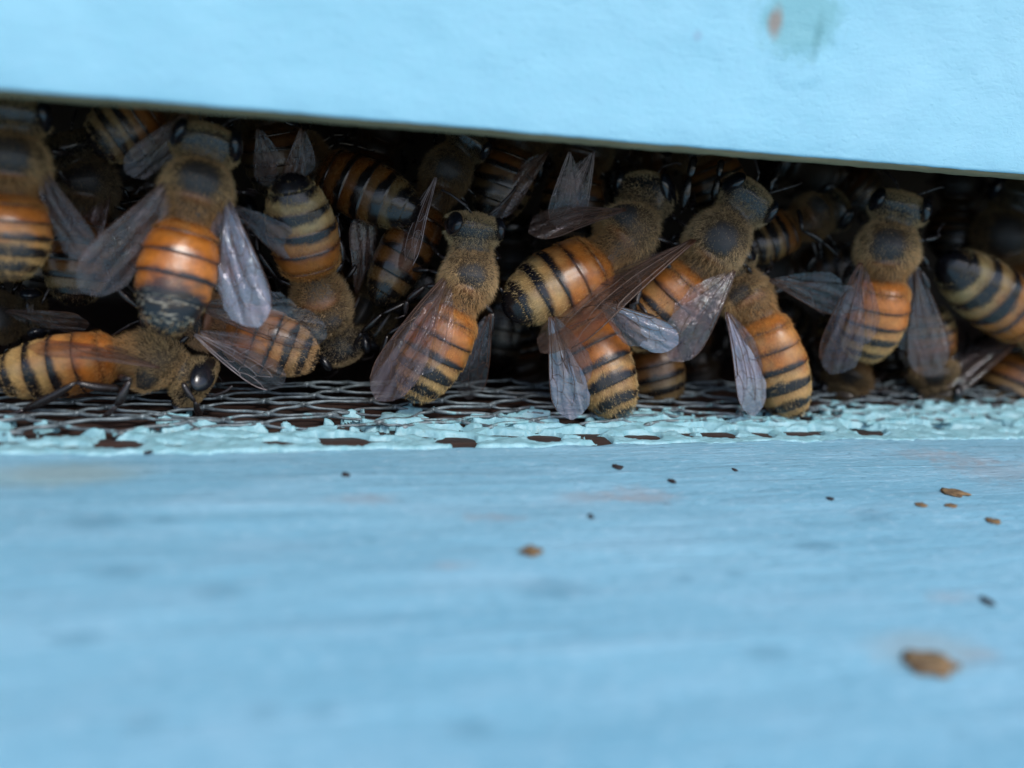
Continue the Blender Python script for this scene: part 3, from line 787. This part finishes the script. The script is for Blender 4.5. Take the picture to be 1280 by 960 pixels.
        if kind == 'fore' and not opt.get('single'):
            Lw = np.linalg.norm(tipw - b0); yy = np.cross(nr, ax) * flip
            a2 = math.radians(opt.get('spread', 13)); dir2 = ax * math.cos(a2) - yy * math.sin(a2)
            b2 = b0 - nr * .16 + g2 * .25 - yy * .03 * Lw
            v3, f3_, m3, u3 = wing_mesh(b2, b2 + dir2 * Lw * .70 - nr * .12, nr, flip, 'hind', seed * 5 + wi, 0)
            build('wing', v3, f3_, [WM['clear' if matn != 'milky' else 'smoky'], M[opt.get('vein', 'vein')]], root, t, mi=m3, uv=u3)
        build('wing', vv_, ff_, [WM[matn], M[opt.get('vein', 'vein')]], root, t, mi=mi_, uv=uv_)
    return root

F_, B_ = 'fore', 'hind'
# --- front row, left to right
bee('large orange bee cut off by the left picture edge, one wing spread right', (14, 148), (12, 200), (10, 242), (8, 352), (9, 8, 7.5, 6.5), 104, 'italian',
    wings=[(1, F_, (128, 318, 6.5), 'smoky', dict(tilt=25))], rings=1.25, fur=.8)
bee('glossy amber bee with a worn hairless black abdomen tip and both wings spread wide', (257, 184), (247, 234), (236, 278), (203, 420), (9, 7.5, 6.5, 4.0), 99, 'worn', thorax=.98, disc_size=1.22,
    wings=[(-1, F_, (84, 350, 4), 'smoky', dict(tilt=-12)), (1, B_, (372, 332, 8), 'smoky', dict(base=(295, 258, 7), tilt=20, flip=True)), (1, F_, (342, 402, 3.2), 'milky', dict(tilt=12))])
bee('orange bee lying side-on along the wire mesh, facing right below the amber bee', (240, 478), (193, 452), (148, 448), (-12, 468), (8.5, 8.7, 9, 9.5), 86, 'banded', roll=-50, curve=-.15,
    wings=[(-1, F_, (30, 440, 5.5), 'brown', dict(base=(200, 460, 5.6), tilt=62))],
    legs=[(1.25, (150, 470, 6.5), (163, 474, 5.2), (146, 508, 5), (128, 522, 6), (118, 520, 7)), (1.35, (150, 485, 6.8), (95, 478, 6), (30, 512, 7.0), (10, 520, 7.5)),
          (1.0, (228, 478, 6.5), (244, 502, 6.3), (252, 524, 7.6), (240, 530, 8))])
bee('reddish orange bee with dark-veined wings just right of the black tip of the amber bee', (205, 392), (256, 402), (284, 408), (398, 452), (10.5, 10, 9.5, 8.5), 80, 'italian', hue=(.9, .8, .8),
    wings=[(1, F_, (402, 436, 7.2), 'clear', dict(base=(250, 385, 7), tilt=30, flip=True)), (1, F_, (346, 492, 6.2), 'smoky', dict(base=(243, 418, 7), tilt=35, vein='veinpale'))])
bee('upside-down bee with its narrow striped abdomen pointing up beside the milky wing', (425, 428), (404, 384), (392, 346), (360, 216), (13.5, 11.5, 9.8, 8.5), 88, 'banded', rings=1.0, tone=.95, bald=0)
bee('fuzzy bee above the mesh centre with its amber abdomen leaning to the lower left', (592, 288), (586, 345), (571, 386), (512, 502), (8.5, 7.8, 7.2, 6.6), 82, 'italian', disc_size=1.12, headroll=-28, roll=-6,
    wings=[(-1, F_, (455, 490, 5.0), 'brown', dict(tilt=28)), (1, F_, (598, 500, 8.5), 'clear', dict(base=(613, 392, 8), tilt=-25))])
bee('orange bee climbing to the upper right with one brown wing folded over its waist', (806, 246), (785, 290), (752, 318), (630, 392), (12, 9.4, 8.6, 8.0), 90, 'banded', roll=30, rings=.9,
    wings=[(-1, F_, (668, 302, 5.2), 'brown', dict(base=(782, 262, 6.2), tilt=35, flip=True))])
bee('plump bee resting its broad tan-banded rear on the mesh, two veined wings spread apart', (676, 348), (700, 374), (718, 398), (780, 524), (14, 11.4, 8.6, 4.6), 89, 'italian',
    wings=[(-1, F_, (700, 526, 3.6), 'milky', dict(base=(688, 396, 5), tilt=10)), (1, F_, (854, 418, 3.0), 'milky', dict(base=(752, 378, 4.4), tilt=8, flip=False))])
bee('fuzzy bee heading up right with a long brown wing stretched over its left neighbours', (932, 252), (898, 300), (868, 338), (775, 432), (8.6, 7.8, 8.0, 9.4), 84, 'italian', headroll=-30, roll=-4,
    wings=[(-1, F_, (693, 450, 2.0), 'brown', dict(base=(868, 300, 5.2), tilt=48)), (1, F_, (855, 460, 4.4), 'smoky', dict(base=(918, 338, 6.4), tilt=-15, flip=False))])
bee('bright orange bee with a purple-sheened narrow wing beside its shiny black-banded abdomen', (912, 330), (930, 368), (948, 398), (994, 524), (9.5, 8.4, 7.2, 5.0), 78, 'italian', roll=8,
    wings=[(-1, F_, (932, 524, 3.4), 'milky', dict(base=(908, 390, 5.6), tilt=-38)), (1, F_, (1065, 396, 6.2), 'smoky', dict(base=(962, 350, 6.8), tilt=30, flip=True))])
bee('upright fuzzy bee at the right, clear wings hanging either side of its orange abdomen', (1123, 262), (1110, 308), (1104, 348), (1078, 452), (8.2, 7.6, 7.4, 8.2), 81, 'italian', disc_size=1.15, headroll=-22,
    wings=[(-1, F_, (1022, 462, 4.8), 'clear', dict(base=(1076, 328, 5.8), tilt=15)), (1, F_, (1186, 462, 7.2), 'brown', dict(base=(1146, 334, 7.2), tilt=-22))])
bee('bee at the right edge with its shiny black abdomen tip pointing to the upper left', (1360, 460), (1330, 436), (1290, 408), (1176, 322), (9.4, 9.4, 9.4, 9.4), 82, 'rear', rings=1.0)
# --- second row: low tone paints the shade of the entrance into their colour
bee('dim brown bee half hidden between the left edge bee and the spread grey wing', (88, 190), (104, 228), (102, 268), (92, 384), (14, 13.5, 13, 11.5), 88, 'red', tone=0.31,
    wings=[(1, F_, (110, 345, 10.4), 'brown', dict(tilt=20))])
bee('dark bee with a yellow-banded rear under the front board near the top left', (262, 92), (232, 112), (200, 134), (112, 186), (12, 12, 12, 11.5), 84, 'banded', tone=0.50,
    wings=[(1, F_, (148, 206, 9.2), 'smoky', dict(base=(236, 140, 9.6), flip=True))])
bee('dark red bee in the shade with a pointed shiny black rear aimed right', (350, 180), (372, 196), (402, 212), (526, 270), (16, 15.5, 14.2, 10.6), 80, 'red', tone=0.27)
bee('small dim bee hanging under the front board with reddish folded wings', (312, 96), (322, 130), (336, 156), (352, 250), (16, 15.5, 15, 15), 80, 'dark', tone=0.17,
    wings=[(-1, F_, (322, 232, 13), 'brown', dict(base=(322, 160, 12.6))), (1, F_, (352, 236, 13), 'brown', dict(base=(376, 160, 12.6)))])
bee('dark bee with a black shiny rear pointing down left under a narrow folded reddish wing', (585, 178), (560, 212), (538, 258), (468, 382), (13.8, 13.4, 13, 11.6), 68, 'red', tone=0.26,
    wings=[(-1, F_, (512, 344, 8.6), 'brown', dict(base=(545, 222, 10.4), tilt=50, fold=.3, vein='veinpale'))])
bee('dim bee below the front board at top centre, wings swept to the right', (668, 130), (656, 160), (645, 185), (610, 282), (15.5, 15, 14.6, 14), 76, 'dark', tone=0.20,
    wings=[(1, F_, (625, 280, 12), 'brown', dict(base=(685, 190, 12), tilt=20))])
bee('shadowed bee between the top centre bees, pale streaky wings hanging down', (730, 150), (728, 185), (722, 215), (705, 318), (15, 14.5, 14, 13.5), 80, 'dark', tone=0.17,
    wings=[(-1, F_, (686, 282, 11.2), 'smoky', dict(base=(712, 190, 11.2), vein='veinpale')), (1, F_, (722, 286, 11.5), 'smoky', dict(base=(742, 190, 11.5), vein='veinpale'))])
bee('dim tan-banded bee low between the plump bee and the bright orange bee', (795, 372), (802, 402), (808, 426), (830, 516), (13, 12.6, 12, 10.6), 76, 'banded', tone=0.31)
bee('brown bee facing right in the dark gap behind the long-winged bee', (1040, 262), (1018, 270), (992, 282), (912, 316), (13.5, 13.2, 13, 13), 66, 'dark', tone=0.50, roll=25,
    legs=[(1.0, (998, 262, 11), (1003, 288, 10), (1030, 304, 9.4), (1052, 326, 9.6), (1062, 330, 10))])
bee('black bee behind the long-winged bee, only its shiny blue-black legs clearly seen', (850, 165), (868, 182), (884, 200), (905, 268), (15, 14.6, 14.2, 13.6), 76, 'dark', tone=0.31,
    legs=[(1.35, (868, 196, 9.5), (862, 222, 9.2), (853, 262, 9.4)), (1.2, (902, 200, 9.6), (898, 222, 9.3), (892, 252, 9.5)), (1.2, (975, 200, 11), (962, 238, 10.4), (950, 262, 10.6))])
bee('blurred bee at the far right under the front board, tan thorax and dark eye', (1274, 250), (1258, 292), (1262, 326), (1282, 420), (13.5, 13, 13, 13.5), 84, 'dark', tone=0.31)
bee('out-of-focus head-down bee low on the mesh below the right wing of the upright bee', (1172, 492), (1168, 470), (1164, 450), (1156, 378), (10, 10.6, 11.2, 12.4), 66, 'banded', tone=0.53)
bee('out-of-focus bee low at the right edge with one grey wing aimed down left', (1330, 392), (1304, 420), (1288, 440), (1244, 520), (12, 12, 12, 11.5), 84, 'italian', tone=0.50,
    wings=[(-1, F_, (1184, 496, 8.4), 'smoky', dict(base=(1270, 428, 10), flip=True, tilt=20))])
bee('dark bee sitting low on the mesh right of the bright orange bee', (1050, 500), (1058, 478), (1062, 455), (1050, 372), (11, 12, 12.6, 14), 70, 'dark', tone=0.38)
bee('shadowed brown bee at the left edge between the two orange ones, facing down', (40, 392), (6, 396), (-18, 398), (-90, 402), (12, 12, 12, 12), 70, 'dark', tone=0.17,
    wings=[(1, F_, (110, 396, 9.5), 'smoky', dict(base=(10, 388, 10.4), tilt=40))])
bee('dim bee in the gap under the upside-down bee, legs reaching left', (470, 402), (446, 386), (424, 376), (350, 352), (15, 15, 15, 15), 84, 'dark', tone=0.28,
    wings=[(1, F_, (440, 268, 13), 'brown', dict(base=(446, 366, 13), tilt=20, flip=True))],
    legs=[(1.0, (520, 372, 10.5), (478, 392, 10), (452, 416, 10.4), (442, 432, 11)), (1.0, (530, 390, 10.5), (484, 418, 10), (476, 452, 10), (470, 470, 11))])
# --- deep fillers: very low tone paints the dark interior's shade into them
deep = [((150, 210), (160, 240), (190, 345), 'the spread grey wing'), ((300, 300), (308, 330), (322, 440), 'the milky wing'),
        ((445, 300), (450, 330), (470, 420), 'the upside-down bee'), ((640, 320), (640, 350), (620, 470), 'the climbing orange bee'),
        ((660, 480), (655, 450), (648, 370), 'the plump bee on the mesh'), ((760, 180), (800, 190), (880, 180), 'the front board right of centre'),
        ((950, 340), (1000, 345), (1080, 330), 'the dark gap at centre right'), ((1015, 215), (1050, 225), (1090, 260), 'the upright bee on its left'),
        ((1200, 225), (1196, 260), (1190, 330), 'the upright bee on its right'), ((1010, 460), (1000, 440), (960, 380), 'the bright orange bee'),
        ((1120, 470), (1115, 490), (1110, 420), 'the clear hanging wings'), ((70, 250), (60, 280), (40, 380), 'the left edge bee'),
        ((480, 160), (470, 190), (440, 290), 'the dark red bee'), ((870, 470), (865, 440), (850, 350), 'the smoky wing'), ((550, 440), (540, 410), (520, 330), 'the bee above the mesh centre')]
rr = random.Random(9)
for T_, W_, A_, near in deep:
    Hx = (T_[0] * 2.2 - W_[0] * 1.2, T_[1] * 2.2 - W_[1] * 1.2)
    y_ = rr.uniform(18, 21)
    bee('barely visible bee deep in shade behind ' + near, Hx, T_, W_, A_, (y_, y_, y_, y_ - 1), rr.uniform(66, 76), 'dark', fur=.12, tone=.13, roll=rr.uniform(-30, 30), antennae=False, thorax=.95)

# ================================================================= CRUMBS
def crumb(px, py, wpx, hpx, label, mat='crumb', seed=1):
    c = atz(px, py); s = depth(c) / FPX
    rx = wpx * .5 * s; ry = hpx * .5 * s / .42; rz = min(rx, ry) * .13
    nu_, nv_ = 20, 11
    uu = np.linspace(0, 2 * math.pi, nu_, endpoint=False); vv = np.linspace(-1.5, 1.5, nv_)
    A_, B_2 = np.meshgrid(vv, uu, indexing='ij')
    X = np.cos(A_) * np.cos(B_2); Y_ = np.cos(A_) * np.sin(B_2); Z = np.sin(A_)
    k = 1 + .35 * vnoise(X * 2 + 9, Y_ * 2 + Z * 1.5 + 4, seed, 1.3) + .15 * vnoise(X * 6, Y_ * 6 + Z * 4, seed + 1, 1.2)
    an = (seed * .7) % .5 - .25
    x = X * k * rx; y = Y_ * k * ry; xr = x * math.cos(an) - y * math.sin(an); yr = x * math.sin(an) + y * math.cos(an)
    V = np.stack([c[0] + xr, c[1] + yr, c[2] + .04 + Z * k * rz + rz * .5], -1).reshape(-1, 3)
    i, j = np.meshgrid(np.arange(nv_ - 1), np.arange(nu_), indexing='ij'); i = i.ravel(); j = j.ravel(); q = (j + 1) % nu_
    f3 = [(0 * nu_ + (a + 1) % nu_, a, nv_ * nu_) for a in range(nu_)] + [((nv_ - 1) * nu_ + a, (nv_ - 1) * nu_ + (a + 1) % nu_, nv_ * nu_ + 1) for a in range(nu_)]
    V = np.vstack([V, V[:nu_].mean(0), V[(nv_ - 1) * nu_:nv_ * nu_].mean(0)])
    o = build('debris_crumb', V, [np.c_[i * nu_ + j, i * nu_ + q, (i + 1) * nu_ + q, (i + 1) * nu_ + j], np.array(f3)], [M[mat]], None, c)
    tag(o, label, 'crumb', 'crumbs scattered on the landing board')
crumb(1160, 830, 66, 22, 'largest rusty brown flake, blurred, nearest the camera at lower right', seed=3)
crumb(1193, 617, 38, 12, 'dark brown angular flake in focus near the right end of the mesh', seed=5)
crumb(664, 690, 26, 12, 'blurred brown crumb alone in the middle of the board', seed=8)
crumb(431, 594, 13, 8, 'small dark round speck left of centre just below the mesh', 'crumbdark', 11)
crumb(772, 585, 13, 7, 'small black speck just below the mesh right of centre', 'crumbdark', 13)
crumb(840, 602, 8, 6, 'tiny dark speck beside the reddish stain', 'crumbdark', 17)
crumb(185, 565, 11, 6, 'tiny brown speck touching the painted mesh edge at far left', 'crumbdark', 19)
crumb(1241, 652, 20, 7, 'brown crumb near the right picture edge below the angular flake', seed=23)
crumb(1188, 633, 16, 5, 'thin brown crumb directly below the angular flake', seed=27)
crumb(1152, 632, 18, 5, 'flat pale brown crumb left of the angular flake', seed=29)
crumb(1234, 752, 12, 9, 'blurred dark crumb at the right above the largest flake', 'crumbdark', 31)
crumb(1038, 624, 9, 4, 'tiny black speck in focus right of centre', 'crumbdark', 37)
crumb(918, 588, 7, 4, 'tiny black speck close under the mesh at centre right', 'crumbdark', 41)
crumb(738, 647, 9, 7, 'faint dark speck below the reddish stain', 'crumbdark', 43)
